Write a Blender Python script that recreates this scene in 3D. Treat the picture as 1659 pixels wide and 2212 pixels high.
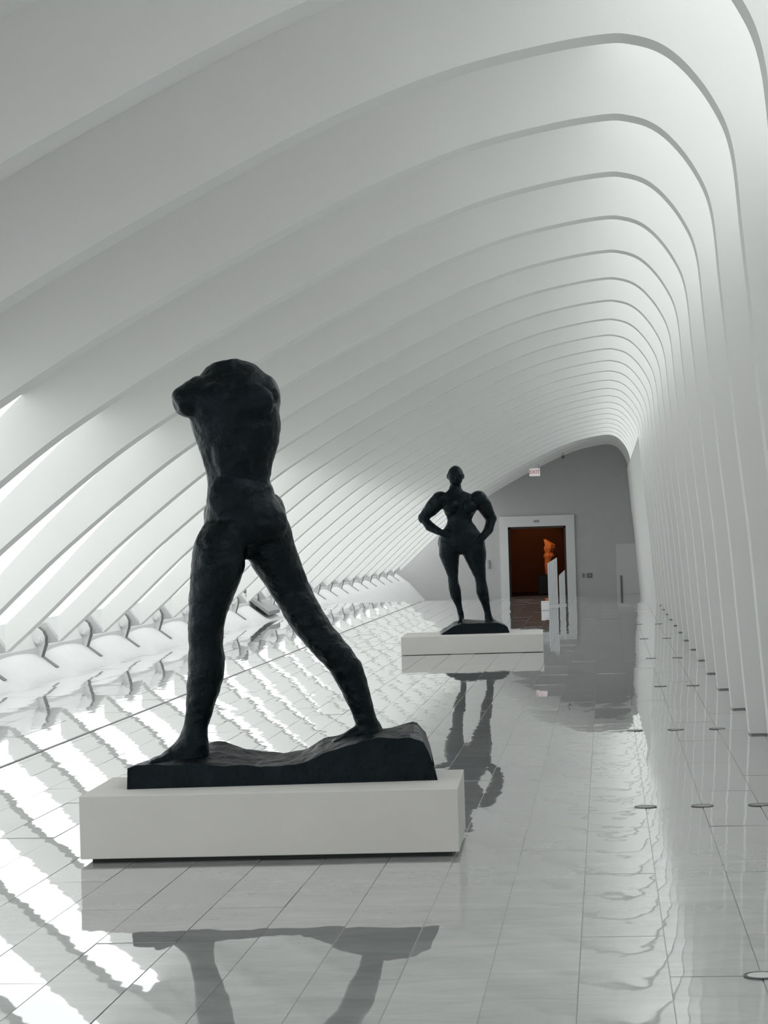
import bpy, bmesh, math, random
from mathutils import Vector, Matrix, noise
for o in list(bpy.data.objects): bpy.data.objects.remove(o, do_unlink=True)
C = bpy.context.scene
COL = C.collection
random.seed(7)

# ------------------------------------------------------------------ camera
W, H, F = 1659.0, 2212.0, 4900.0
EYE = 1.55                      # camera height above the marble floor
U = EYE / 3220.0                # metres per profile unit
S = F * U                       # rib spacing along the gallery (2.36 m)
VPX, VPY, ROLL = 1308.0, 1142.0, 0.03
a = Vector((VPX - W/2, VPY - H/2, F)).normalized()          # gallery axis in camera space (right, down, forward)
sr, cr = math.sin(ROLL), math.cos(ROLL)
v = Vector((sr, cr, -(sr*(VPX - W/2) + cr*(VPY - H/2)) / F)).normalized()
v = (v - a*v.dot(a)).normalized()
xw = v.cross(a)
RGT = Vector((xw[0], a[0], -v[0])); DWN = Vector((xw[1], a[1], -v[1])); FWD = Vector((xw[2], a[2], -v[2]))
cam_d = bpy.data.cameras.new('camera'); cam = bpy.data.objects.new('camera', cam_d); COL.objects.link(cam)
cam.matrix_world = Matrix((( RGT.x, -DWN.x, -FWD.x, 0), (RGT.y, -DWN.y, -FWD.y, 0), (RGT.z, -DWN.z, -FWD.z, EYE), (0, 0, 0, 1)))
cam_d.sensor_fit = 'HORIZONTAL'; cam_d.sensor_width = 36; cam_d.lens = 36*F/W
cam_d.clip_end = 500
C.camera = cam
FH = Vector((FWD.x, FWD.y, 0)).normalized()                # horizontal viewing direction
RH = Vector((FH.y, -FH.x, 0))

# ------------------------------------------------------------------ world, light, exposure
wd = bpy.data.worlds.new('overcast_sky'); C.world = wd; wd.use_nodes = True
bg = wd.node_tree.nodes['Background']; bg.inputs[0].default_value = (0.985, 0.992, 1.0, 1); bg.inputs[1].default_value = 1.0
C.view_settings.view_transform = 'Standard'; C.view_settings.look = 'None'
C.view_settings.exposure = 0.92; C.view_settings.gamma = 1; C.view_settings.use_curve_mapping = False

# ------------------------------------------------------------------ helpers
def ray(px, py): return RGT*((px - W/2)/F) + DWN*((py - H/2)/F) + FWD
def P(px, py, d):
    """world point seen at a pixel, d metres away along the level viewing direction"""
    r = ray(px, py); return Vector((0, 0, EYE)) + r*(d/r.dot(FH))
def on_plane_y(px, py, Y):
    r = ray(px, py); return Vector((0, 0, EYE)) + r*(Y/r.y)
def xz(X, Z): return (X*U, EYE + Z*U)

def mat(name, col, rough=0.5, metal=0.0, spec=0.5, bump=None, var=0.0, vscale=4.0, ior=1.5):
    m = bpy.data.materials.new(name); m.use_nodes = True
    n, l = m.node_tree.nodes, m.node_tree.links; b = n['Principled BSDF']
    b.inputs['Base Color'].default_value = (*col, 1); b.inputs['Roughness'].default_value = rough
    b.inputs['Metallic'].default_value = metal; b.inputs['IOR'].default_value = ior
    b.inputs['Specular IOR Level'].default_value = spec
    tc = n.new('ShaderNodeTexCoord')
    if var:
        nz = n.new('ShaderNodeTexNoise'); nz.inputs['Scale'].default_value = vscale; nz.inputs['Detail'].default_value = 5
        l.new(tc.outputs['Object'], nz.inputs['Vector'])
        r = n.new('ShaderNodeValToRGB'); r.color_ramp.elements[0].position = .3; r.color_ramp.elements[1].position = .7
        r.color_ramp.elements[0].color = (*[c*(1-var) for c in col], 1); r.color_ramp.elements[1].color = (*[min(1, c*(1+var)) for c in col], 1)
        l.new(nz.outputs['Fac'], r.inputs['Fac']); l.new(r.outputs['Color'], b.inputs['Base Color'])
    if bump:
        sc, dist = bump
        nz = n.new('ShaderNodeTexNoise'); nz.inputs['Scale'].default_value = sc; nz.inputs['Detail'].default_value = 6
        l.new(tc.outputs['Object'], nz.inputs['Vector'])
        bp = n.new('ShaderNodeBump'); bp.inputs['Strength'].default_value = 1; bp.inputs['Distance'].default_value = dist
        l.new(nz.outputs['Fac'], bp.inputs['Height']); l.new(bp.outputs['Normal'], b.inputs['Normal'])
    return m

def obj(name, bm, m, parent=None, loc=None, smooth=False):
    me = bpy.data.meshes.new(name); bmesh.ops.recalc_face_normals(bm, faces=bm.faces[:]); bm.to_mesh(me); bm.free()
    if m: me.materials.append(m)
    if smooth:
        for p in me.polygons: p.use_smooth = True
    o = bpy.data.objects.new(name, me); COL.objects.link(o)
    if loc is not None: o.location = loc
    if parent: o.parent = parent
    return o
def tag(o, label=None, cat=None, group=None, kind=None):
    if label: o['label'] = label
    if cat: o['category'] = cat
    if group: o['group'] = group
    if kind: o['kind'] = kind
    return o
def thing(name, loc, rz=0.0, label=None, cat=None, group=None):
    o = bpy.data.objects.new(name, None); COL.objects.link(o); o.location = loc; o.rotation_euler = (0, 0, rz)
    return tag(o, label, cat, group)
def box(bm, x0, x1, y0, y1, z0, z1, M=None):
    vs = [bm.verts.new(Vector(p) if M is None else M @ Vector(p)) for p in
          ((x0,y0,z0),(x1,y0,z0),(x1,y1,z0),(x0,y1,z0),(x0,y0,z1),(x1,y0,z1),(x1,y1,z1),(x0,y1,z1))]
    for f in ((0,3,2,1),(4,5,6,7),(0,1,5,4),(1,2,6,5),(2,3,7,6),(3,0,4,7)): bm.faces.new([vs[i] for i in f])
def bevel(bm, w, seg=2): bmesh.ops.bevel(bm, geom=bm.edges[:], offset=w, segments=seg, affect='EDGES', profile=.5)
def prism(bm, pts, y0, y1):
    """polygon in the XZ plane extruded along Y"""
    A = [bm.verts.new((p[0], y0, p[1])) for p in pts]; B = [bm.verts.new((p[0], y1, p[1])) for p in pts]
    n = len(pts); bm.faces.new(A); bm.faces.new(B[::-1])
    for i in range(n): bm.faces.new((A[i], B[i], B[(i+1) % n], A[(i+1) % n]))
def cyl(bm, p0, p1, r0, r1=None, n=16):
    r1 = r0 if r1 is None else r1; p0, p1 = Vector(p0), Vector(p1); d = (p1-p0).normalized()
    t = d.orthogonal().normalized(); w = d.cross(t)
    A = [bm.verts.new(p0 + (t*math.cos(k*2*math.pi/n) + w*math.sin(k*2*math.pi/n))*r0) for k in range(n)]
    B = [bm.verts.new(p1 + (t*math.cos(k*2*math.pi/n) + w*math.sin(k*2*math.pi/n))*r1) for k in range(n)]
    bm.faces.new(A[::-1]); bm.faces.new(B)
    for k in range(n): bm.faces.new((A[k], A[(k+1) % n], B[(k+1) % n], B[k]))

# ------------------------------------------------------------------ materials
M_RIB = mat('white_painted_concrete', (0.80, 0.80, 0.79), .62, bump=(35, .0006), var=.015, vscale=1.5)
M_PLINTH = mat('white_plinth_concrete', (0.76, 0.765, 0.76), .6, bump=(20, .001), var=.02, vscale=3)
M_END = mat('grey_wall_paint', (0.48, 0.49, 0.48), .7, bump=(60, .0004), var=.02)
M_FRAME = mat('pale_grey_door_frame', (0.70, 0.71, 0.71), .5)
M_STEEL = mat('grey_steel_bolt', (0.35, 0.36, 0.36), .4, .6)
M_EDGE = mat('grey_lug_plate', (0.50, 0.51, 0.51), .5)
M_GROUT = mat('grey_grout', (0.30, 0.30, 0.30), .10, ior=1.75)
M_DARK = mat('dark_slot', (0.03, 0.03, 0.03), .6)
M_PED = mat('warm_white_pedestal_paint', (0.72, 0.70, 0.675), .6, bump=(50, .0004), var=.02, vscale=3)
M_BRONZE = mat('dark_bronze_patina', (0.0030, 0.0050, 0.0062), .34, .0, .20, bump=(24, .012), var=.45, vscale=9)
M_BROWN = mat('dark_brown_gallery_wall', (0.16, 0.07, 0.04), .8)
M_ROOMFLOOR = mat('dark_gallery_floor', (0.10, 0.08, 0.07), .5)
M_ORANGE = mat('orange_clay', (0.75, 0.30, 0.10), .6)
M_BLACK = mat('black_plinth_paint', (0.01, 0.01, 0.013), .5)
M_WHITE = mat('white_plastic', (0.85, 0.85, 0.85), .4)
M_RED = mat('red_sign_letters', (0.75, 0.06, 0.08), .5)
M_GREYPL = mat('grey_plate', (0.16, 0.16, 0.16), .5)
M_GREYBOX = mat('mid_grey_panel', (0.30, 0.31, 0.31), .5)

M_BRONZE.node_tree.nodes['Principled BSDF'].inputs['Specular Tint'].default_value = (.68, .9, 1, 1)

def floor_material():
    m = bpy.data.materials.new('polished_white_marble'); m.use_nodes = True
    n, l = m.node_tree.nodes, m.node_tree.links; b = n['Principled BSDF']
    geo = n.new('ShaderNodeNewGeometry')
    mp = n.new('ShaderNodeMapping'); mp.inputs['Scale'].default_value = (1.2, 3.2, 1.0); l.new(geo.outputs['Position'], mp.inputs['Vector'])
    mp.inputs['Rotation'].default_value = (0, 0, .06)
    n1 = n.new('ShaderNodeTexNoise'); n1.inputs['Scale'].default_value = 1.4; n1.inputs['Detail'].default_value = 8; n1.inputs['Roughness'].default_value = .62
    n1.inputs['Distortion'].default_value = .8; l.new(mp.outputs['Vector'], n1.inputs['Vector'])
    r = n.new('ShaderNodeValToRGB'); e = r.color_ramp.elements
    e[0].position = .30; e[0].color = (.45, .455, .45, 1); e[1].position = .66; e[1].color = (.59, .595, .59, 1)
    l.new(n1.outputs['Fac'], r.inputs['Fac'])
    at = n.new('ShaderNodeAttribute'); at.attribute_name = 'tone'
    oi = n.new('ShaderNodeObjectInfo')
    # each slab has its own slight tone
    mr = n.new('ShaderNodeMapRange'); mr.inputs['To Min'].default_value = .90; mr.inputs['To Max'].default_value = 1.08
    ad = n.new('ShaderNodeMath'); ad.operation = 'ADD'; l.new(at.outputs['Fac'], ad.inputs[0]); l.new(oi.outputs['Random'], ad.inputs[1])
    fr = n.new('ShaderNodeMath'); fr.operation = 'FRACT'; l.new(ad.outputs[0], fr.inputs[0]); l.new(fr.outputs[0], mr.inputs['Value'])
    mx = n.new('ShaderNodeVectorMath'); mx.operation = 'SCALE'; l.new(r.outputs['Color'], mx.inputs[0]); l.new(mr.outputs[0], mx.inputs['Scale'])
    l.new(mx.outputs[0], b.inputs['Base Color'])
    b.inputs['Roughness'].default_value = .015; b.inputs['IOR'].default_value = 1.7
    b.inputs['Coat Weight'].default_value = .6; b.inputs['Coat Roughness'].default_value = .015; b.inputs['Coat IOR'].default_value = 1.7
    mp2 = n.new('ShaderNodeMapping'); mp2.inputs['Scale'].default_value = (4.6, 1.7, 1); l.new(geo.outputs['Position'], mp2.inputs['Vector'])
    n2 = n.new('ShaderNodeTexNoise'); n2.inputs['Scale'].default_value = 1.0; n2.inputs['Detail'].default_value = 2.2; l.new(mp2.outputs['Vector'], n2.inputs['Vector'])
    bp = n.new('ShaderNodeBump'); bp.inputs['Strength'].default_value = 1; bp.inputs['Distance'].default_value = .0011
    l.new(n2.outputs['Fac'], bp.inputs['Height']); l.new(bp.outputs['Normal'], b.inputs['Normal']); l.new(bp.outputs['Normal'], b.inputs['Coat Normal'])
    return m
M_MARBLE = floor_material()

def glass_material():
    m = bpy.data.materials.new('clear_glazing'); m.use_nodes = True
    n, l = m.node_tree.nodes, m.node_tree.links; n.remove(n['Principled BSDF'])
    tr = n.new('ShaderNodeBsdfTransparent'); tr.inputs[0].default_value = (.96, .978, .97, 1)
    gl = n.new('ShaderNodeBsdfGlossy'); gl.inputs['Roughness'].default_value = .02
    mx = n.new('ShaderNodeMixShader'); mx.inputs[0].default_value = .05; l.new(tr.outputs[0], mx.inputs[1]); l.new(gl.outputs[0], mx.inputs[2])
    l.new(mx.outputs[0], n['Material Output'].inputs[0]); return m
M_GLASS = glass_material()
def frosted_material():
    m = mat('ribbed_acrylic', (.72, .75, .78), .25); b = m.node_tree.nodes['Principled BSDF']
    b.inputs['Transmission Weight'].default_value = .25
    return m
M_ACRYL = frosted_material()

# ------------------------------------------------------------------ vault profile (inner edge of every rib), units relative to the eye
INNER = [(-13450,-2370),(-12600,-1630),(-11700,-800),(-10830,-40),(-9450,1060),(-8500,1750),(-7500,2370),(-6500,2945),(-5500,3480),(-4500,3980),
         (-3500,4460),(-2500,4880),(-1500,5205),(-500,5410),(180,5490),(480,5460),(750,5365),(980,5190),(1200,4925),(1360,4660),(1470,4410),(1535,4130),(1570,3800),(1600,3350),
         (1665,2540),(1762,1200),(1888,-126),(1987,-1613),(2100,-3220)]
OFFS = {0:(0,610),1:(0,660),3:(0,830),4:(-40,960),5:(-100,1090),7:(-250,1180),10:(-250,1130),14:(0,1200),17:(600,1040),20:(1000,500),22:(1000,150),24:(1000,0),28:(900,0)}
def offs(i):
    ks = sorted(OFFS); lo = max(k for k in ks if k <= i); hi = min(k for k in ks if k >= i)
    if lo == hi: return OFFS[lo]
    t = (i-lo)/(hi-lo); return tuple(OFFS[lo][j]*(1-t) + OFFS[hi][j]*t for j in (0, 1))
def catmull(pts, m=5):
    out = []
    for i in range(len(pts)-1):
        p0 = pts[max(i-1, 0)]; p1 = pts[i]; p2 = pts[i+1]; p3 = pts[min(i+2, len(pts)-1)]
        for k in range(m):
            t = k/m
            out.append(tuple(.5*((2*p1[j]) + (-p0[j]+p2[j])*t + (2*p0[j]-5*p1[j]+4*p2[j]-p3[j])*t*t + (-p0[j]+3*p1[j]-3*p2[j]+p3[j])*t**3) for j in range(len(p1))))
    out.append(pts[-1]); return out
FULL = catmull([(*p, *offs(i)) for i, p in enumerate(INNER)], 5)
IN = [xz(p[0], p[1]) for p in FULL]
OUT = [xz(p[0]+p[2], p[1]+p[3]) for p in FULL]
Y_EDGE_R, Y_EDGE_L, Y_END = 20.0*S, 22.2*S, 30.9*S
Z_LOW = EYE - 4390*U
Y0 = -4.5*S

def strip_solid(bm, A, B, y0, y1):
    """solid between two polylines in XZ (same count), extruded along Y"""
    n = len(A)
    a0 = [bm.verts.new((p[0], y0, p[1])) for p in A]; b0 = [bm.verts.new((p[0], y0, p[1])) for p in B]
    a1 = [bm.verts.new((p[0], y1, p[1])) for p in A]; b1 = [bm.verts.new((p[0], y1, p[1])) for p in B]
    for i in range(n-1):
        bm.faces.new((a0[i], a0[i+1], b0[i+1], b0[i])); bm.faces.new((a1[i], b1[i], b1[i+1], a1[i+1]))
        bm.faces.new((a0[i], a1[i], a1[i+1], a0[i+1])); bm.faces.new((b0[i], b0[i+1], b1[i+1], b1[i]))
    bm.faces.new((a0[0], b0[0], b1[0], a1[0])); bm.faces.new((a0[-1], a1[-1], b1[-1], b0[-1]))

# ceiling: outer shell over the ribs, solid from the upper left down to the right floor
k0 = 22          # where the left glazing ends
kA, kB = 14*5, 22*5     # glazed slot added along crown and right shoulder to let light in
shell_in = [(p[0], p[1]) for p in OUT[k0:]]
shell_out = []
for i, p in enumerate(shell_in):
    q0 = shell_in[max(i-1, 0)]; q1 = shell_in[min(i+1, len(shell_in)-1)]
    t = Vector((q1[0]-q0[0], q1[1]-q0[1])).normalized(); shell_out.append((p[0]-t.y*.2, p[1]+t.x*.2))
a_, b_ = kA - k0, kB - k0
bm = bmesh.new(); strip_solid(bm, shell_in[:a_+1], shell_out[:a_+1], Y0, Y_END)
strip_solid(bm, shell_in[b_:-1] + [(shell_in[-1][0], -.6)], shell_out[b_:-1] + [(shell_out[-1][0], -.6)], Y0, Y_END)
strip_solid(bm, shell_in[a_:b_+1], shell_out[a_:b_+1], 27.26*S, Y_END)
ceiling = tag(obj('ceiling', bm, M_RIB), kind='structure')

# ribs: one blade each, sharing two meshes (upper floor, lower level)
T = .105*S
def rib_mesh(low):
    bm = bmesh.new()
    A, B = list(IN), [(p[0], p[1]) for p in OUT]
    if low: A[-1] = (A[-1][0], .0); B[-1] = (B[-1][0], .0); A.append((xz(2185, 0)[0], Z_LOW)); B.append((B[-1][0] + .1, Z_LOW))
    else: A[-1] = (A[-1][0], .012); B[-1] = (B[-1][0], .012)
    strip_solid(bm, A, B, -T, 0)
    me = bpy.data.meshes.new('rib'); bmesh.ops.recalc_face_normals(bm, faces=bm.faces[:]); bm.to_mesh(me); bm.free(); me.materials.append(M_RIB)
    return me
R_UP, R_LOW = rib_mesh(False), rib_mesh(True)
bm = bmesh.new(); x0 = IN[-1][0]; box(bm, x0+.01, x0+.40, -T+.01, -.01, 0, .012)  # grey inset plate stands in for the shadow line under each rib foot
fp = bpy.data.meshes.new('foot_shadow_plate'); bm.to_mesh(fp); bm.free(); fp.materials.append(M_GREYBOX)
for k in range(-8, 27):
    Y = (4.26 + k)*S; low = Y > Y_EDGE_R
    o = bpy.data.objects.new('rib', R_LOW if low else R_UP); COL.objects.link(o); o.parent = ceiling; o.location = (0, Y, 0)
    if not low:
        q = bpy.data.objects.new('foot_shadow_plate', fp); COL.objects.link(q); q.parent = o

# right wall: flush infill between the last ribs, beyond the end of the floor
bm = bmesh.new()
A = [p for p in IN if p[0] > 0 and p[1] < xz(0, 4000)[1]]; A[-1] = (A[-1][0], 0); A.append((xz(2185, 0)[0], Z_LOW))
strip_solid(bm, [(p[0]-.012, p[1]) for p in A], [(p[0]+.30, p[1]) for p in A], Y_EDGE_R+.3, Y_END-.02)
tag(obj('wall_right', bm, M_RIB), kind='structure')

# left wall: sloping concrete plinth with one swelling bay between each pair of brackets
SLOPE = [(-13200,-3220),(-13480,-3060),(-13760,-2860),(-14050,-2640),(-14350,-2430),(-14750,-2330),(-15300,-2300)]
bm = bmesh.new(); rows = []
ny = 40*8
for j in range(ny+1):
    yy = Y0 + (Y_END - Y0)*j/ny
    ph = (yy/S - 4.26 + .03) % 1.0
    sw = math.sin(ph*math.pi)**.6
    base = 0 if yy < Y_EDGE_L else 1
    row = []
    lowx = -13200 + (1050 if base else 0)*0
    pts = list(SLOPE)
    pts = [(-12150, -4390)] + pts if base else [(-13190, -3225)] + pts
    for i, (X, Z) in enumerate(pts):
        up = (0, 30, 90, 150, 170, 130, 40, 0)[i]*(sw-.4)
        x, z = xz(X, Z + up); row.append(bm.verts.new((x, yy, z)))
    rows.append(row)
for j in range(ny):
    for i in range(len(rows[0])-1): bm.faces.new((rows[j][i], rows[j+1][i], rows[j+1][i+1], rows[j][i+1]))
wall_left = tag(obj('wall_left', bm, M_PLINTH, smooth=True), kind='structure')
# sill beam carrying the glass
bm = bmesh.new(); A = [xz(-15300,-2900), xz(-14020,-2900), xz(-14000,-2500), xz(-14330,-1850), xz(-15300,-1850)]
prism(bm, A, Y0, Y_END); tag(obj('trim_1', bm, M_PLINTH), kind='structure')

fin_pts = [(-14500,-2700),(-14560,-2200),(-14250,-1950),(-13990,-2010),(-13870,-2110),(-13810,-2250),(-13820,-2420),(-13930,-2740),(-13560,-3010),(-13300,-3200),(-13700,-3220)]
def make_fin():
    bm = bmesh.new(); prism(bm, [xz(*p) for p in fin_pts], -.06*S, 0); bevel(bm, .006, 1)
    f = bpy.data.meshes.new('bracket'); bmesh.ops.recalc_face_normals(bm, faces=bm.faces[:]); bm.to_mesh(f); bm.free(); f.materials.append(M_PLINTH)
    bm = bmesh.new(); x, z = xz(-13960, -2330); cyl(bm, (x, -.06*S-.07, z), (x, -.06*S, z), .032); cyl(bm, (x, -.06*S-.03, z), (x, -.06*S, z), .055)
    g = bpy.data.meshes.new('bolt'); bm.to_mesh(g); bm.free(); g.materials.append(M_PLINTH)
    bm = bmesh.new(); prism(bm, [xz(-13830,-2420), xz(-13500,-2390), xz(-13830,-1900), xz(-14050,-1950)], -.02*S, .03*S)
    h = bpy.data.meshes.new('gusset_plate'); bmesh.ops.recalc_face_normals(bm, faces=bm.faces[:]); bm.to_mesh(h); bm.free(); h.materials.append(M_EDGE)
    bm = bmesh.new()      # thin dark strip on the inner curved edge
    edge = [(-13990,-2010),(-13870,-2110),(-13810,-2250),(-13820,-2420),(-13930,-2740),(-13560,-3010)]
    strip_solid(bm, [xz(p[0], p[1]) for p in edge], [xz(p[0]+20, p[1]+6) for p in edge], -.06*S+.004, .004)
    e = bpy.data.meshes.new('edge_strip'); bmesh.ops.recalc_face_normals(bm, faces=bm.faces[:]); bm.to_mesh(e); bm.free(); e.materials.append(M_GREYPL)
    return f, g, h, e
FIN = make_fin()
for k in range(-8, 27):
    o = bpy.data.objects.new('bracket', FIN[0]); COL.objects.link(o); o.parent = wall_left; o.location = (0, (4.26+k)*S - .02*S, 0)
    for nm, me in (('bolt', FIN[1]), ('gusset_plate', FIN[2]), ('edge_strip', FIN[3])):
        q = bpy.data.objects.new(nm, me); COL.objects.link(q); q.parent = o
# grey access hatch lying on the slope
x, z = xz(-13250, -3130); x2, z2 = xz(-14150, -2420)
bm = bmesh.new(); yh = 18.0*S
strip_solid(bm, [(x, z+.06), (x2, z2+.06)], [(x, z+.13), (x2, z2+.13)], yh, yh+.62*S)
hat = tag(obj('access_hatch', bm, M_GREYBOX, wall_left))
bm = bmesh.new(); strip_solid(bm, [(x2-.02, z2+.04), (x2-.02, z2+.36)], [(x2-.12, z2+.04), (x2-.12, z2+.36)], yh-.02, yh+.66*S)
obj('hatch_frame', bm, M_GREYPL, hat)

# glazing: one pane per bay between the sill and the shell
w1 = thing('window_1', (0, 0, 0)); tag(w1, kind='structure')
g_pts = [xz(-14500,-1855)] + [(p[0], p[1]+.02) for p in OUT[1:k0+1:3]]
bm = bmesh.new(); strip_solid(bm, g_pts, [(p[0]-.012, p[1]+.012) for p in g_pts], T*-.0 + .01, S - T - .01)
gm = bpy.data.meshes.new('pane'); bmesh.ops.recalc_face_normals(bm, faces=bm.faces[:]); bm.to_mesh(gm); bm.free(); gm.materials.append(M_GLASS)
for k in range(-8, 26):
    o = bpy.data.objects.new('pane', gm); COL.objects.link(o); o.parent = w1; o.location = (0, (4.26+k)*S, 0)

w2 = thing('added_skylight', (0, 0, 0)); tag(w2, kind='structure')  # unseen overhead glazing, added to brighten the vault
g_pts = [(p[0], p[1]+.03) for p in OUT[kA:kB+1]]
bm = bmesh.new(); strip_solid(bm, g_pts, [(p[0]+.008, p[1]+.012) for p in g_pts], .01, S - T - .01)
gm = bpy.data.meshes.new('pane'); bmesh.ops.recalc_face_normals(bm, faces=bm.faces[:]); bm.to_mesh(gm); bm.free(); gm.materials.append(M_GLASS)
for k in range(-8, 23):
    o = bpy.data.objects.new('pane', gm); COL.objects.link(o); o.parent = w2; o.location = (0, (4.26+k)*S, 0)

# ------------------------------------------------------------------ floor
XL, XR, XT = xz(-13350, 0)[0], xz(3300, 0)[0], xz(-8900, 0)[0]
bm = bmesh.new()
box(bm, XL-.3, XR, Y0, Y_EDGE_R, -.35, -.004)
box(bm, XL-.3, xz(-1250, 0)[0], Y_EDGE_R, Y_EDGE_L, -.35, -.004)
floor = tag(obj('floor', bm, M_GROUT), kind='structure')
TW, TL = 650*U, (2/3)*S
tiles = []
def add_tile(x0, x1, y0, y1):
    if x0 > -1250*U: y1 = min(y1, Y_EDGE_R)
    y1 = min(y1, Y_EDGE_L)
    if y1 - y0 > .08: tiles.append((x0, x1, y0, y1))
c = 0
x = 360*U
cols = []
while x > XT: cols.append((max(x-TW, XT+.02), x)); x -= TW
cols = [cc for cc in cols if cc[1]-cc[0] > .05]
x = 360*U
while x < XR: cols.append((x, min(x+TW, XR))); x += TW
x = XT - .02
while x > XL: cols.append((max(x-TW*1.55, XL), x)); x -= TW*1.55
for (xa, xb) in cols:
    par = round((xa - 360*U)/TW) % 2
    y = 3.344*S - 18*TL + par*TL/2
    while y < Y_EDGE_L: add_tile(xa, xb, y, y+TL); y += TL
def visible(t):
    cx, cy = (t[0]+t[1])/2, (t[2]+t[3])/2
    if cy < 2.6*S: return -1
    px = 1308 + cx/cy*F
    if px < -60 or px > W+60: return -1
    return (t[1]-t[0])*(t[3]-t[2])/cy**3
tiles.sort(key=visible, reverse=True)
meshes = {}
def tile_bm(bm, w, l, M=None):
    gx, gy = (.0022, .0008) if w < TW*1.2 else (.0012, .0008)
    box(bm, -w/2+gx, w/2-gx, -l/2+gy, l/2-gy, -.004, 0, M)
for t in tiles[:298]:
    w, l = t[1]-t[0], t[3]-t[2]; key = (round(w, 3), round(l, 3))
    if key not in meshes:
        bm = bmesh.new(); tile_bm(bm, w, l); bmesh.ops.recalc_face_normals(bm, faces=bm.faces[:])
        me = bpy.data.meshes.new('tile'); bm.to_mesh(me); bm.free(); me.materials.append(M_MARBLE); meshes[key] = me
    o = bpy.data.objects.new('tile', meshes[key]); COL.objects.link(o); o.parent = floor
    o.location = ((t[0]+t[1])/2, (t[2]+t[3])/2, 0); o.rotation_euler = (random.gauss(0, .0010), random.gauss(0, .0035), 0)
bm = bmesh.new(); lay = bm.faces.layers.float.new('tone_f')
tones = []
for t in tiles[298:]:
    w, l = t[1]-t[0], t[3]-t[2]
    M = Matrix.Translation(((t[0]+t[1])/2, (t[2]+t[3])/2, 0)) @ Matrix.Rotation(random.gauss(0, .0010), 4, 'X') @ Matrix.Rotation(random.gauss(0, .0035), 4, 'Y')
    tile_bm(bm, w, l, M); tones += [random.random()]*8
rest = obj('tile', bm, M_MARBLE, floor); rest['kind'] = 'stuff'
at = rest.data.attributes.new('tone', 'FLOAT', 'POINT')
for i, tv in enumerate(tones): at.data[i].value = tv
# dark joint strip along the floor
bm = bmesh.new(); box(bm, XT-.010, XT+.010, Y0, Y_EDGE_L, -.004, .002); tag(obj('trim_2', bm, M_GREYPL), kind='structure')
# lower level beyond the floor edge
bm = bmesh.new(); box(bm, XL-1, XR, Y_EDGE_R+.05, Y_END+.1, Z_LOW-.1, Z_LOW); tag(obj('floor', bm, M_MARBLE), kind='structure')

# round floor outlets on the column joints, every third slab
names_c = {360: 'left', 1010: 'middle', 1660: 'right'}
ordn = ['nearest', 'second', 'third', 'fourth', 'fifth', 'sixth', 'seventh']
for r in range(7):
    for X in (360, 1010, 1660):
        if r == 0 and X != 1010: continue
        if r > 2 and X == 360: continue
        Y = (3.344 + 2.03*r)*S
        t = thing('floor_outlet', (X*U, Y, 0.001), 0, 'round floor outlet, %s row from the front, %s one of its row' % (ordn[r], names_c[X]) if r else 'round flush metal floor outlet nearest the camera, cut by the right edge', 'floor outlet', 'round outlets set in the marble floor')
        bm = bmesh.new(); n = 32; vs = []
        for rad, z in ((.062, 0), (.062, .003), (.052, .003), (.052, .0005)):
            vs.append([bm.verts.new((rad*math.cos(i*2*math.pi/n), rad*math.sin(i*2*math.pi/n), z)) for i in range(n)])
        for q in range(3):
            for i in range(n): bm.faces.new((vs[q][i], vs[q][(i+1) % n], vs[q+1][(i+1) % n], vs[q+1][i]))
        obj('rim', bm, M_GREYPL, t)
        bm = bmesh.new(); cyl(bm, (0, 0, 0), (0, 0, .002), .050, n=24); obj('cap', bm, M_STEEL if r else M_PLINTH, t)

# ------------------------------------------------------------------ end wall with doorway
def we(px, py): q = on_plane_y(px, py, Y_END); return q.x, q.z
dxl, _ = we(1099, 1210); dxr, _ = we(1224, 1210); _, dzt = we(1160, 1137)
fxl, _ = we(1081, 1210); fxr, _ = we(1243, 1210); _, fzt = we(1160, 1114)
def zout(x):
    best = None
    for p, q in zip(OUT[:-1], OUT[1:]):
        if p[0] <= x <= q[0] and p[0] < q[0]:
            z = p[1] + (q[1]-p[1])*(x-p[0])/(q[0]-p[0]); best = z if best is None else max(best, z)
    if best is None: best = OUT[0][1] if x < OUT[0][0] else xz(0, 2500)[1]
    return best
bm = bmesh.new(); xs = []
xlo, xhi = xz(-14900, 0)[0], xz(2950, 0)[0]
n = 44
xs = sorted(set([xlo + (xhi-xlo)*i/n for i in range(n+1)] + [dxl, dxr]))
for x0, x1 in zip(xs[:-1], xs[1:]):
    zb = dzt if (x0 >= dxl-1e-6 and x1 <= dxr+1e-6) else Z_LOW
    za, zc = zout(x0)+.02, zout(x1)+.02
    prism(bm, [(x0, zb), (x1, zb), (x1, zc), (x0, za)], Y_END, Y_END+.25)
bmesh.ops.remove_doubles(bm, verts=bm.verts[:], dist=1e-4)
tag(obj('wall_back', bm, M_END), kind='structure')
d1 = thing('door_1', ((dxl+dxr)/2, Y_END, Z_LOW)); tag(d1, kind='structure')
ox, oz = (dxl+dxr)/2, Z_LOW
bm = bmesh.new()
pts = [(fxl-ox, 0), (fxl-ox, fzt-oz), (fxr-ox, fzt-oz), (fxr-ox, 0), (dxr-ox, 0), (dxr-ox, dzt-oz), (dxl-ox, dzt-oz), (dxl-ox, 0)]
A = [bm.verts.new((p[0], -.07, p[1])) for p in pts]; B = [bm.verts.new((p[0], .27, p[1])) for p in pts]
for q in ((0, 1, 6, 7), (1, 2, 5, 6), (2, 3, 4, 5)):
    bm.faces.new([A[i] for i in q]); bm.faces.new([B[i] for i in q[::-1]])
for i in range(8): bm.faces.new((A[i], B[i], B[(i+1) % 8], A[(i+1) % 8]))
obj('door_frame', bm, M_FRAME, d1)
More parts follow.
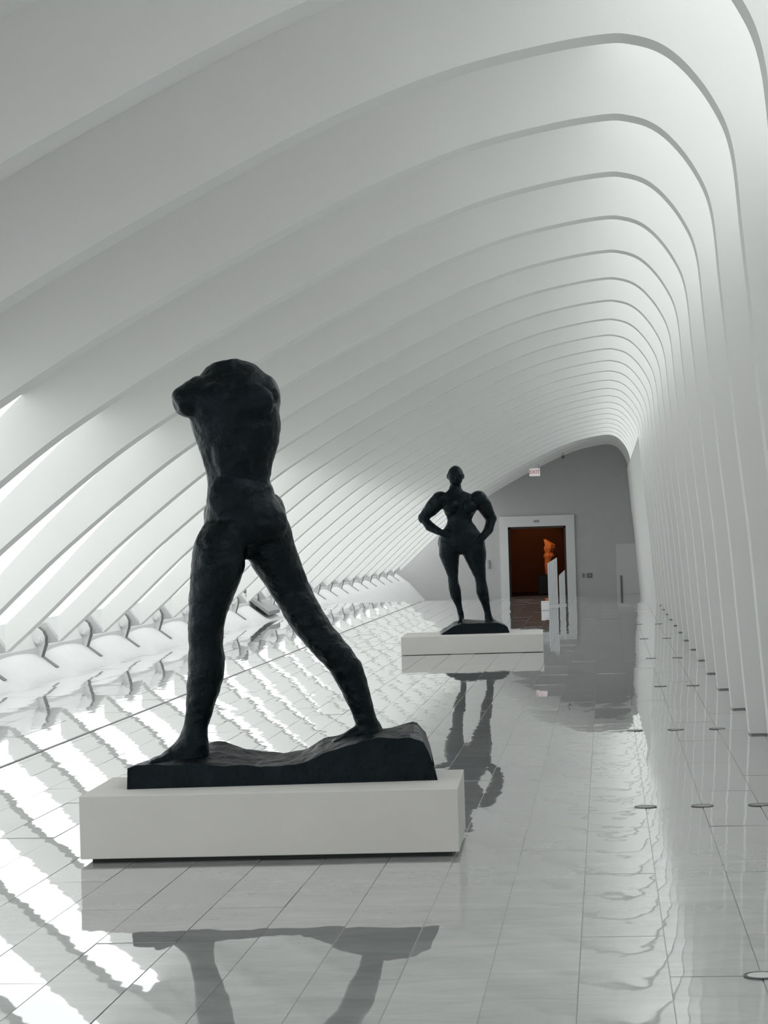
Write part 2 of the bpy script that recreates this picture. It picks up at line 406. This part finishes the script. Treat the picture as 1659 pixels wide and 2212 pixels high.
bm = bmesh.new(); w_ = (dxr-dxl)/2
for sx in (-1, 1): box(bm, min(sx*w_, sx*(w_-.06)), max(sx*w_, sx*(w_-.06)), .12, .20, 0, dzt-oz)
box(bm, -w_, w_, .12, .20, dzt-oz-.07, dzt-oz)
obj('inner_jamb', bm, mat('dark_jamb', (.05, .035, .03), .6), d1)
q = on_plane_y(1159, 1126, Y_END)
bm = bmesh.new(); box(bm, -.09, .09, -.012, 0, -.035, .035); bevel(bm, .004, 1)
tag(obj('sign_plate', bm, M_GREYBOX, None, (q.x, Y_END-.07, q.z)), 'small grey plate on the lintel of the doorway', 'sign')

# flush side door with its dark handle gap, right of the doorway
q0 = on_plane_y(1334, 1303, Y_END); q1 = on_plane_y(1385, 1173, Y_END)
d2 = thing('door_2', ((q0.x+q1.x)/2, Y_END, Z_LOW)); tag(d2, kind='structure')
hw = (q1.x-q0.x)/2
bm = bmesh.new(); box(bm, -hw, hw, -.04, 0, 0, q1.z-Z_LOW); bevel(bm, .006, 1); obj('door_leaf', bm, mat('light_grey_door_paint', (.60, .61, .605), .6), d2)
q = on_plane_y(1342, 1243, Y_END)
bm = bmesh.new(); box(bm, -.035, .035, -.055, -.04, 0, q.z-Z_LOW); obj('dark_slot', bm, M_GREYPL, d2, (q.x-d2.location.x, 0, 0))
for px, wpx, nm, lb, c_, mm in ((1260, 5, 'light_switch', 'small narrow grey switch plate on the end wall, right of the doorway', 'switch', M_GREYBOX), (1273.5, 11, 'control_panel', 'square dark grey control panel beside the small switch on the end wall', 'control panel', M_GREYPL)):
    q = on_plane_y(px, 1243, Y_END); hw = wpx/2/F*Y_END
    t = thing(nm, (q.x, Y_END, q.z), 0, lb, c_)
    bm = bmesh.new(); box(bm, -hw, hw, -.03, 0, -.075, .075); bevel(bm, .008, 1); obj('cover', bm, mm, t)
    bm = bmesh.new(); box(bm, -hw*.45, hw*.45, -.038, -.03, -.035, .035); obj('button', bm, M_GREYBOX if mm is M_GREYPL else M_GREYPL, t)
# left wall fitting beside the door
q = on_plane_y(1056, 1219, Y_END)
bm = bmesh.new(); box(bm, -.035, .035, -.05, 0, -.14, .14); bevel(bm, .01, 1)
tag(obj('wall_box', bm, M_GREYBOX, None, (q.x, Y_END, q.z)), 'slim upright grey box on the end wall, left of the doorway frame', 'wall box')

# dark gallery behind the doorway
gx0, gx1, gy1, gz1 = dxl-1.2, dxr+1.4, Y_END+6.0, 2.9
zf = Z_LOW + .02
bm = bmesh.new(); box(bm, gx0, gx1, gy1, gy1+.1, zf-.1, gz1); tag(obj('wall_gallery_back', bm, M_BROWN), kind='structure')
bm = bmesh.new(); box(bm, gx0-.1, gx0, Y_END+.25, gy1, zf-.1, gz1); tag(obj('wall_gallery_left', bm, M_BROWN), kind='structure')
bm = bmesh.new(); box(bm, gx1, gx1+.1, Y_END+.25, gy1, zf-.1, gz1); tag(obj('wall_gallery_right', bm, M_BROWN), kind='structure')
bm = bmesh.new(); box(bm, gx0-.1, gx1+.1, Y_END+.25, gy1+.1, gz1, gz1+.1); tag(obj('ceiling', bm, M_BROWN), kind='structure')
bm = bmesh.new(); box(bm, gx0-.1, gx1+.1, Y_END+.1, gy1+.1, zf-.12, zf-.015); tag(obj('floor', bm, M_ROOMFLOOR), kind='structure')
YS = Y_END + 3.4
def gs(px, py): q = on_plane_y(px, py, YS); return q
q = gs(1180, 1241); zb = zf-.015
bm = bmesh.new(); wq = (gs(1203, 1241)-gs(1163, 1241)).x
box(bm, -wq/2, wq/2, -.28, .28, 0, q.z-zb); bevel(bm, .006, 1)
pl = gs(1183, 1241)
tag(obj('black_plinth', bm, M_BLACK, None, (pl.x, YS, zb)), 'black display plinth under the orange sculpture in the dark gallery', 'plinth')
# a plain abstract upright form: narrow stem, bowl and faceted top
base = Vector((gs(1187, 1241).x, YS, q.z)); k_ = YS/F
sc = thing('orange_sculpture', base, 0, 'orange lit abstract sculpture with faceted top, seen through the doorway', 'sculpture')
def tube_rings(bm, rings, n=10, jag=0):
    vs = []
    for (cx, cy, cz, rx, ry) in rings:
        vs.append([bm.verts.new((cx + rx*math.cos(i*2*math.pi/n), cy + ry*math.sin(i*2*math.pi/n), cz)) for i in range(n)])
    for r0, r1 in zip(vs[:-1], vs[1:]):
        for i in range(n): bm.faces.new((r0[i], r0[(i+1) % n], r1[(i+1) % n], r1[i]))
    bm.faces.new(vs[0][::-1]); bm.faces.new(vs[-1])
bm = bmesh.new(); tube_rings(bm, [(0, 0, 0, 9*k_, .09), (-3*k_, 0, 20*k_, 7*k_, .07), (-2*k_, 0, 32*k_, 7*k_, .07)]); obj('stem', bm, M_ORANGE, sc)
bm = bmesh.new(); tube_rings(bm, [(-2*k_, 0, 32*k_, 7*k_, .07), (0, 0, 40*k_, 12*k_, .1), (0, 0, 46*k_, 9*k_, .08)], 8); obj('bowl', bm, M_ORANGE, sc)
bm = bmesh.new(); tube_rings(bm, [(-1*k_, 0, 46*k_, 8*k_, .07), (0, 0, 56*k_, 13*k_, .11), (2*k_, 0, 64*k_, 12*k_, .11), (-8*k_, 0, 76*k_, 3*k_, .03)], 5); obj('faceted_top', bm, M_ORANGE, sc)
for loc, tgt, en, ang in (((base.x-.9, YS-1.9, gz1-.12), base + Vector((0, 0, .8)), 75, 26), ((base.x-.7, YS+.3, gz1-.12), Vector((base.x-.5, gy1, .9)), 24, 55)):
    ld = bpy.data.lights.new('gallery_spot', 'SPOT'); ld.energy = en; ld.color = (1, .45, .18); ld.spot_size = math.radians(ang); ld.spot_blend = .7; ld.shadow_soft_size = .05
    lo = bpy.data.objects.new('gallery_spot', ld); COL.objects.link(lo); lo.location = loc
    lo.rotation_euler = (Vector(tgt)-Vector(loc)).to_track_quat('-Z', 'Y').to_euler()

# ------------------------------------------------------------------ exit sign and ceiling fitting near the end wall
def text_mesh(name, body, size, m, parent, loc, depth=.004):
    cu = bpy.data.curves.new(name, 'FONT'); cu.body = body; cu.size = size; cu.extrude = depth; cu.align_x = 'CENTER'; cu.align_y = 'CENTER'
    o = bpy.data.objects.new(name, cu); COL.objects.link(o)
    dg = bpy.context.evaluated_depsgraph_get(); me = bpy.data.meshes.new_from_object(o.evaluated_get(dg)); bpy.data.objects.remove(o, do_unlink=True)
    me.name = name; me.materials.clear(); me.materials.append(m)
    q = bpy.data.objects.new(name, me); COL.objects.link(q); q.parent = parent; q.location = loc; q.rotation_euler = (math.pi/2, 0, 0); return q
YX = 29.6*S
q = on_plane_y(1155, 1020, YX); k_ = YX/F
ex = thing('exit_sign', (q.x, YX, q.z), 0, 'white exit sign with red letters hanging from the vault by the end wall', 'exit sign')
ex.rotation_euler = (0, 0, 0)
bm = bmesh.new(); box(bm, -11.5*k_, 11.5*k_, -.03, .03, -8.5*k_, 8.5*k_); bevel(bm, .01, 1); sgm = mat('lit_sign_panel', (.85, .85, .85), .4); sgm.node_tree.nodes['Principled BSDF'].inputs['Emission Color'].default_value = (1, .93, .93, 1); sgm.node_tree.nodes['Principled BSDF'].inputs['Emission Strength'].default_value = .16; obj('panel', bm, sgm, ex)
text_mesh('lettering', 'EXIT', 11*k_, M_RED, ex, (0.2*k_, -.032, 0))
bm = bmesh.new()
ztop = 0.55
bm.free()
for sx in (-.12, .12):
    bm = bmesh.new(); cyl(bm, (sx, 0, 8*k_), (sx, 0, 8*k_+ztop*.55), .008, n=8); obj('hanger', bm, M_STEEL, ex)
YC = 30.0*S; q = on_plane_y(1216, 986, YC)
cm = thing('ceiling_fitting', (q.x, YC, q.z), 0, 'small dark grey fitting hanging from the vault above the doorway', 'ceiling fitting')
bm = bmesh.new(); cyl(bm, (0, 0, -.07), (0, 0, .03), .045, .05, 14); obj('housing', bm, M_GREYPL, cm)
bm = bmesh.new(); cyl(bm, (0, 0, .03), (0, 0, .28), .012, n=8); obj('stem', bm, M_STEEL, cm)

# ------------------------------------------------------------------ ribbed acrylic panels and white box at the floor edge
def panel(px0, px1, ytop_l, ytop_r, ybase, lb, ycoord):
    Yp = ycoord; A = on_plane_y(px0, ybase, Yp); B = on_plane_y(px1, ybase, Yp); zl = on_plane_y(px0, ytop_l, Yp).z; zr = on_plane_y(px1, ytop_r, Yp).z
    t = thing('acrylic_panel', ((A.x+B.x)/2, Yp, 0), 0, lb, 'panel', 'upright ribbed panels at the floor edge')
    hw = (B.x-A.x)/2
    bm = bmesh.new(); prism(bm, [(-hw, .02), (hw, .02), (hw, zr), (-hw, zl)], -.012, .012); obj('sheet', bm, M_ACRYL, t)
    for i in range(5):
        x = -hw + hw*2*(i+.5)/5; zt = zl + (zr-zl)*(i+.5)/5
        bm = bmesh.new(); box(bm, x-.007, x+.007, -.024, -.012, .05, zt-.04); obj('slat', bm, M_FRAME, t)
    bm = bmesh.new(); box(bm, -hw-.02, hw+.02, -.06, .06, 0, .025); bevel(bm, .004, 1); obj('foot', bm, M_FRAME, t)
panel(1185, 1206, 1217, 1204, 1304, 'taller ribbed pale panel with slanted top standing before the doorway', 19.6*S)
panel(1209, 1222, 1243, 1231, 1304, 'shorter ribbed pale panel with slanted top, right of the taller panel', 19.9*S)
q = on_plane_y(1178, 1317, 18.7*S)
wb = thing('white_box', (q.x, 18.7*S, 0), 0, 'small white box on the floor before the taller ribbed panel', 'box')
bm = bmesh.new(); box(bm, -.075, .075, -.075, .075, 0, .16); bevel(bm, .008, 1); obj('box_body', bm, M_WHITE, wb)
bm = bmesh.new(); box(bm, -.08, .08, -.08, .08, .16, .18); bevel(bm, .006, 1); obj('lid', bm, M_WHITE, wb)

# ------------------------------------------------------------------ pedestals
PR = 0.028                       # both pedestals are turned 1.6 degrees off the gallery axis
def pedestal(px, D, width, depth, height, toe, label):
    d = EYE*F/D
    yh = VPY - (px-VPX)*math.tan(ROLL)
    c0 = P(px, yh + D, d); c0.z = 0
    t = thing('pedestal', c0, PR, label, 'pedestal')
    bm = bmesh.new(); box(bm, 0, width, 0, depth, toe, height); bevel(bm, .004, 2); obj('block', bm, M_PED, t)
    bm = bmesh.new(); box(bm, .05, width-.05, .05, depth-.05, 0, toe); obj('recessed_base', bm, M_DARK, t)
    return c0
c1 = pedestal(174, 690, 1.838, .87, .3275, .024, 'low warm white pedestal in the foreground under the striding bronze figure')
c2 = pedestal(867, 261, 1.82, 1.30, .234, .005, 'low warm white pedestal further back under the standing bronze woman')

# ------------------------------------------------------------------ bronze figures: lofted limbs fused into one continuous surface
def rings_to(bm, rings, n=20):
    """rings: (centre Vector, half width, half depth, axis_w, axis_d)"""
    vs = []
    for (c, rw, rd, aw, ad) in rings:
        vs.append([bm.verts.new(c + aw*(rw*math.cos(i*2*math.pi/n)) + ad*(rd*math.sin(i*2*math.pi/n))) for i in range(n)])
    for r0, r1 in zip(vs[:-1], vs[1:]):
        for i in range(n): bm.faces.new((r0[i], r0[(i+1) % n], r1[(i+1) % n], r1[i]))
    bm.faces.new(vs[0][::-1]); bm.faces.new(vs[-1])
def sil(bm, rows, d, ratio=.75, org=Vector((0, 0, 0))):
    """loft through photograph rows: (y, x left, x right, depth shift, depth ratio)"""
    rr = []
    for r in rows:
        y, xl, xr = r[:3]; sh = r[3] if len(r) > 3 else 0; ra = r[4] if len(r) > 4 else ratio
        A, B = P(xl, y, d+sh), P(xr, y, d+sh); c = (A+B)/2 - org; w = (B-A).length/2
        rr.append((c, w, w*ra, RH, FH))
    rings_to(bm, rr)
def limb(bm, pts, n=16):
    """tube through (Vector, radius) with rings square to the path"""
    rr = []
    for i, (p, r) in enumerate(pts):
        q0 = pts[max(i-1, 0)][0]; q1 = pts[min(i+1, len(pts)-1)][0]; t = (q1-q0).normalized()
        aw = t.cross(FH); aw = aw.normalized() if aw.length > .15 else t.cross(Vector((0, 0, 1))).normalized(); ad = t.cross(aw).normalized()
        r2 = r if isinstance(r, tuple) else (r, r); rr.append((p, r2[0], r2[1], aw, ad))
    rings_to(bm, rr, n)
def ell(bm, c, rx, ry, rz, n=16):
    rr = []
    for i in range(9):
        th = math.pi*(i+.25)/8.5; rr.append((c + Vector((0, 0, -rz*math.cos(th))), rx*math.sin(th), ry*math.sin(th), RH, FH))
    rings_to(bm, rr, n)
def fuse(name, bm, m, parent, voxel, smooth_it, parts=None, rough=0.0, rs=9):
    me = bpy.data.meshes.new(name); bmesh.ops.recalc_face_normals(bm, faces=bm.faces[:]); bm.to_mesh(me); bm.free()
    o = bpy.data.objects.new(name, me); COL.objects.link(o)
    r = o.modifiers.new('r', 'REMESH'); r.mode = 'VOXEL'; r.voxel_size = voxel; r.use_smooth_shade = True
    s = o.modifiers.new('s', 'SMOOTH'); s.iterations = smooth_it; s.factor = .5
    dg = bpy.context.evaluated_depsgraph_get(); nm = bpy.data.meshes.new_from_object(o.evaluated_get(dg)); bpy.data.objects.remove(o, do_unlink=True)
    nm.name = name; nm.materials.clear(); nm.materials.append(m)
    if rough:
        nm.update(); nn = [v_.normal.copy() for v_ in nm.vertices]
        for v_, nv in zip(nm.vertices, nn):
            v_.co += nv*rough*(noise.noise(v_.co*rs) + .5*noise.noise(v_.co*rs*2.3))
    for p in nm.polygons: p.use_smooth = True
    q = bpy.data.objects.new(name, nm); COL.objects.link(q); q.parent = parent; return q

# --- striding figure (a plain stand-in of the same size, stance and colour)
D1 = 11.62
org1 = P(600, 1695, D1); org1.z = .3275
st1 = thing('bronze_statue', org1, 0, 'dark bronze headless striding male figure on a long bronze base, in the foreground', 'statue')
bm = bmesh.new()
torso = [(779,478,528,.04,.8),(792,446,556,.03,.75),(815,428,578,.02,.75),(845,412,594,.02,.75),(885,404,604,0,.72),(930,417,607,0,.70),(975,431,600,0,.70),
         (1010,443,588,0,.72),(1040,449,583,0,.74),(1070,447,594,0,.76),(1105,443,615,0,.76),(1140,440,627,0,.72),(1168,446,612,0,.66),(1190,465,585,.02,.55),(1208,495,560,.03,.35)]
sil(bm, torso, D1, org=org1)
legL = [(1130,440,545,-.05,.9),(1175,418,532,-.07,1.0),(1225,411,529,-.08,1.05),(1275,409,513,-.08,1.05),(1325,407,492,-.08,1.05),(1355,405,485,-.08,1.05),(1390,409,482,-.07,1.05),
        (1425,408,486,-.06,1.1),(1460,405,485,-.05,1.1),(1495,402,475,-.05,1.0),(1535,401,461,-.05,.95),(1570,397,452,-.05,.95),(1590,386,451,-.05,.9),(1608,372,452,-.06,.75),(1626,350,453,-.07,.6),(1646,326,453,-.08,.5)]
sil(bm, legL, D1, org=org1)
legR = [(1130,520,627,.04,.9),(1180,524,637,.06,1.0),(1225,545,653,.08,1.0),(1275,579,674,.1,1.0),(1315,604,695,.1,1.0),(1355,629,720,.1,1.0),(1395,662,752,.1,1.0),
        (1430,697,779,.1,1.0),(1465,722,791,.1,1.0),(1500,741,800,.1,1.0),(1535,758,808,.1,1.0),(1565,769,817,.1,1.0),(1588,772,828,.1,1.0),(1604,775,834,.1,1.0)]
sil(bm, legR, D1, org=org1)
def Q(x, y, sh=0): return P(x, y, D1+sh) - org1
# feet with toes
def foot(bm, heel, toe, w, h):
    d = (toe-heel); L = d.length; d = d.normalized(); sd = d.cross(Vector((0, 0, 1))).normalized(); up = sd.cross(d).normalized()
    if up.z < 0: up = -up
    rr = []
    for t, ww, hh in ((-.06,.40,.45),(0,.62,.8),(.15,.72,.95),(.35,.72,.85),(.55,.86,.62),(.75,1.0,.42),(.86,.95,.34)):
        rr.append((heel + d*(L*t) + up*(h*hh*.5), w*ww*.5, h*hh*.5, sd, up))
    rings_to(bm, rr, 14)
    for k in range(5):
        off = (k-2)*.2*w; ln = L*(.20, .215, .20, .18, .155)[k]; r = (.115, .092, .088, .082, .075)[k]*w
        p0 = heel + d*(L*.80) + sd*off + up*(h*.2); limb(bm, [(p0, r*1.1), (p0 + d*ln*.6 - up*.01*h, r), (p0 + d*ln - up*(h*.08), r*.75)], 10)
foot(bm, Q(440, 1648, -.05), Q(318, 1656, -.12), .125, .13)
foot(bm, Q(822, 1596, .14), Q(712, 1612, .04), .12, .12)
# chest, shoulder and hip masses, clean-cut neck and arm stumps
ell(bm, Q(466, 868, -.115), .11, .05, .10); ell(bm, Q(542, 868, -.115), .12, .05, .10)
ell(bm, Q(575, 858, .03), .075, .12, .12)
limb(bm, [(Q(445, 848, -.02), .10), (Q(415, 862, -.05), .095), (Q(390, 872, -.07), .078), (Q(379, 877, -.08), .05)], 18)
ell(bm, Q(562, 868, .05), .105, .13, .15)
limb(bm, [(Q(492, 815, 0), .085), (Q(488, 790, 0), .078), (Q(486, 779, 0), .070)], 18)
ell(bm, Q(505, 975, -.11), .11, .05, .16); ell(bm, Q(500, 1075, -.10), .12, .06, .13)
ell(bm, Q(585, 1120, .12), .085, .11, .13); ell(bm, Q(470, 1120, .12), .075, .10, .12)
fuse('figure', bm, M_BRONZE, st1, .011, 5, rough=.006, rs=13)

def slab_base(name, parent, d_front, depth, xl, xr, ybot, prof_front, prof_back, org, rough=.01, n=72, m=14):
    """cast ground: a height field over the base footprint with a rough skirt. profiles are (pixel x, height m)"""
    def interp(pr, x):
        if x <= pr[0][0]: return pr[0][1]
        for p, q in zip(pr[:-1], pr[1:]):
            if p[0] <= x <= q[0]:
                t = (x-p[0])/(q[0]-p[0]); t = t*t*(3-2*t)*.5 + t*.5; return p[1] + (q[1]-p[1])*t
        return pr[-1][1]
    bm = bmesh.new(); top = []; bot = []
    for i in range(n+1):
        x = xl + (xr-xl)*i/n; rt, rb = [], []
        for j in range(m+1):
            t = j/m; e = min(i, n-i)/n; rr = 1.0
            z = interp(prof_front, x)*(1-t) + interp(prof_back, x)*t
            z *= 1 - .10*(max(0, 1-e*40))
            p = P(x, ybot, d_front); p = Vector((p.x, p.y, 0)) + FH*(depth*t); w = noise.noise(p*6)*rough*1.2
            b_ = Vector((p.x, p.y, org.z)) - org
            # rounded plan corners
            cut = 0
            if i < 3 and (j < 2 or j > m-2): cut = .03
            tp = b_ + Vector((0, 0, z + noise.noise(p*8)*rough + noise.noise(p*19)*rough*.5)) + RH*(.004 if i == 0 else (-.04 if i == n else 0)) + FH*(.012 if j == 0 else (-.012 if j == m else 0)) + FH*w
            rt.append(bm.verts.new(tp)); rb.append(bm.verts.new(b_ + FH*w*.5))
        top.append(rt); bot.append(rb)
    for i in range(n):
        for j in range(m):
            bm.faces.new((top[i][j], top[i+1][j], top[i+1][j+1], top[i][j+1])); bm.faces.new((bot[i][j], bot[i][j+1], bot[i+1][j+1], bot[i+1][j]))
        bm.faces.new((bot[i][0], bot[i+1][0], top[i+1][0], top[i][0])); bm.faces.new((bot[i][m], top[i][m], top[i+1][m], bot[i+1][m]))
    for j in range(m):
        bm.faces.new((bot[0][j], top[0][j], top[0][j+1], bot[0][j+1])); bm.faces.new((bot[n][j], bot[n][j+1], top[n][j+1], top[n][j]))
    return obj(name, bm, M_BRONZE, parent, smooth=False)
pf = [(272,.118),(330,.118),(450,.11),(560,.09),(640,.10),(700,.145),(760,.19),(820,.215),(890,.215),(915,.19),(946,.05)]
pb = [(272,.07),(330,.09),(400,.14),(450,.17),(520,.125),(600,.095),(650,.12),(700,.17),(770,.205),(850,.215),(905,.24),(925,.19),(946,.06)]
slab_base('base', st1, 11.27, .66, 274, 946, 1695, pf, pb, org1, rough=.012)

# --- standing woman, hands on hips
D2 = 29.95
org2 = P(1027, 1369, D2); org2.z = .238
st2 = thing('bronze_statue', org2, 0, 'dark bronze standing woman with hands on hips, further back in the gallery', 'statue')
def cx(c): return 880 + c*.18086
def cy(c): return 990 + c*.18086
def R2(rows): return [(cy(r[0]), cx(r[1]), cx(r[2])) + tuple(r[3:]) for r in rows]
def Q2(x, y, sh=0): return P(cx(x), cy(y), D2+sh) - org2
bm = bmesh.new()
sil(bm, R2([(300,510,640,.02,1.0),(350,500,645,.02,1.0),(385,480,665,.01,.8),(420,420,740,0,.45),(460,400,820,0,.42),(520,405,850,0,.5),(580,420,845,0,.55),(640,435,825,0,.58),
    (690,462,790,0,.62),(735,476,768,0,.68),(775,468,785,0,.68),(830,435,825,0,.62),(900,400,880,0,.58),(980,378,915,.01,.58),(1050,372,930,.02,.58),(1110,380,930,.02,.5),(1150,420,900,.02,.4)]), D2, org=org2)
sil(bm, R2([(1000,380,620,0,1.0),(1080,372,628,0,1.0),(1150,376,622,0,1.0),(1230,410,618,0,.95),(1330,452,612,0,.95),(1420,482,608,0,.95),(1480,488,612,0,1.0),(1560,492,640,.01,1.0),
    (1640,512,648,.02,1.0),(1720,550,650,.02,.95),(1800,590,660,.02,.95),(1870,606,676,.02,1.0),(1930,606,684,.02,1.1),(1965,604,690,.02,1.1)]), D2, org=org2)
sil(bm, R2([(1000,650,925,0,.9),(1080,644,940,0,.9),(1150,660,940,0,.9),(1230,700,936,0,.9),(1330,752,938,0,.95),(1420,796,940,0,.95),(1490,815,950,0,1.0),(1580,816,968,.01,1.0),
    (1660,842,978,.02,1.0),(1740,880,985,.02,.95),(1820,915,992,.02,.95),(1880,924,1006,.02,1.0),(1935,924,1030,.02,1.0),(1970,924,1040,.02,1.0)]), D2, org=org2)
# head with face facing the viewer's right
ell(bm, Q2(575, 203, 0), .107, .118, .128); ell(bm, Q2(578, 262, -.03), .088, .092, .078)
ell(bm, Q2(573, 165, .04), .092, .09, .085)                                # hair gathered at the back of the head
limb(bm, [(Q2(588, 200, -.105), .016), (Q2(590, 228, -.132), .018), (Q2(590, 243, -.118), .020)], 8)      # nose
ell(bm, Q2(585, 268, -.105), .030, .014, .012, 8)                           # lips
for sx in (-1, 1):
    ell(bm, Q2(586+sx*38, 190, -.098), .024, .016, .012, 8)                 # brows
    ell(bm, Q2(575+sx*96, 215, .0), .014, .026, .034, 8)                    # ears
for sx, bx in ((-1, 525), (1, 735)): ell(bm, Q2(bx, 580, -.095), .105, .085, .10)
ell(bm, Q2(495, 1010, .14), .15, .13, .16); ell(bm, Q2(795, 1010, .14), .15, .13, .16)
# arms
def arm(sh, up, el, fo, wr):
    ell(bm, Q2(*sh[:2], sh[2]), sh[3]*1.05, sh[3], sh[3]*.95); ell(bm, Q2(*el[:2], el[2]), el[3]*1.02, el[3], el[3]*1.02)
    limb(bm, [(Q2(*sh[:2], sh[2]), sh[3]), (Q2(*up[:2], up[2]), up[3]), (Q2(*el[:2], el[2]), el[3]), (Q2(*fo[:2], fo[2]), fo[3]), (Q2(*wr[:2], wr[2]), wr[3])], 14)
arm((395,490,0,.112), (300,590,.03,.102), (195,715,.07,.076), (265,815,.0,.066), (385,880,-.09,.048))
arm((850,480,0,.112), (930,590,.03,.102), (1000,725,.07,.075), (970,850,.0,.064), (903,945,-.09,.048))
def hand(wx, wy, dx, dy, sh):
    w = Q2(wx, wy, sh); d = (RH*dx + Vector((0, 0, dy)) - FH*.15).normalized()
    up = d.cross(FH).normalized()
    limb(bm, [(w - d*.035, .042), (w + d*.05, (.046, .024)), (w + d*.09, (.048, .022))], 12)
    for k in range(4):
        p = w + d*.085 + up*((k-1.5)*.022); ln = (.075, .088, .082, .062)[k]
        limb(bm, [(p, .011), (p + d*ln*.5 - FH*.008, .010), (p + d*ln + FH*.012, .008)], 8)
    p = w + d*.03 + up*.035; limb(bm, [(p, .014), (p + d*.03 + up*.035, .012), (p + d*.06 + up*.05 + FH*.01, .010)], 8)
hand(390, 882, .9, -.40, -.10); hand(900, 950, -.75, -.60, -.10)
def Q2f(x, y, sh): q = Q2(x, y, sh); return q
for hx, tx in ((648, 636), (975, 1050)):
    he = Q2(hx, 1962, .10); to = Q2(tx, 1985, -.16); foot(bm, he, to, .10, .11)
fuse('figure', bm, M_BRONZE, st2, .011, 4, rough=.006, rs=9)
pf = [(952,.0),(956,.02),(985,.11),(1000,.13),(1050,.13),(1075,.13),(1090,.10),(1100,.06),(1101,.04)]
pb = [(952,.01),(965,.06),(990,.14),(1004,.16),(1050,.14),(1072,.15),(1088,.11),(1099,.08),(1101,.05)]
slab_base('base', st2, 29.5, .80, 953, 1101, 1370, pf, pb, org2, rough=.010, n=40, m=12)
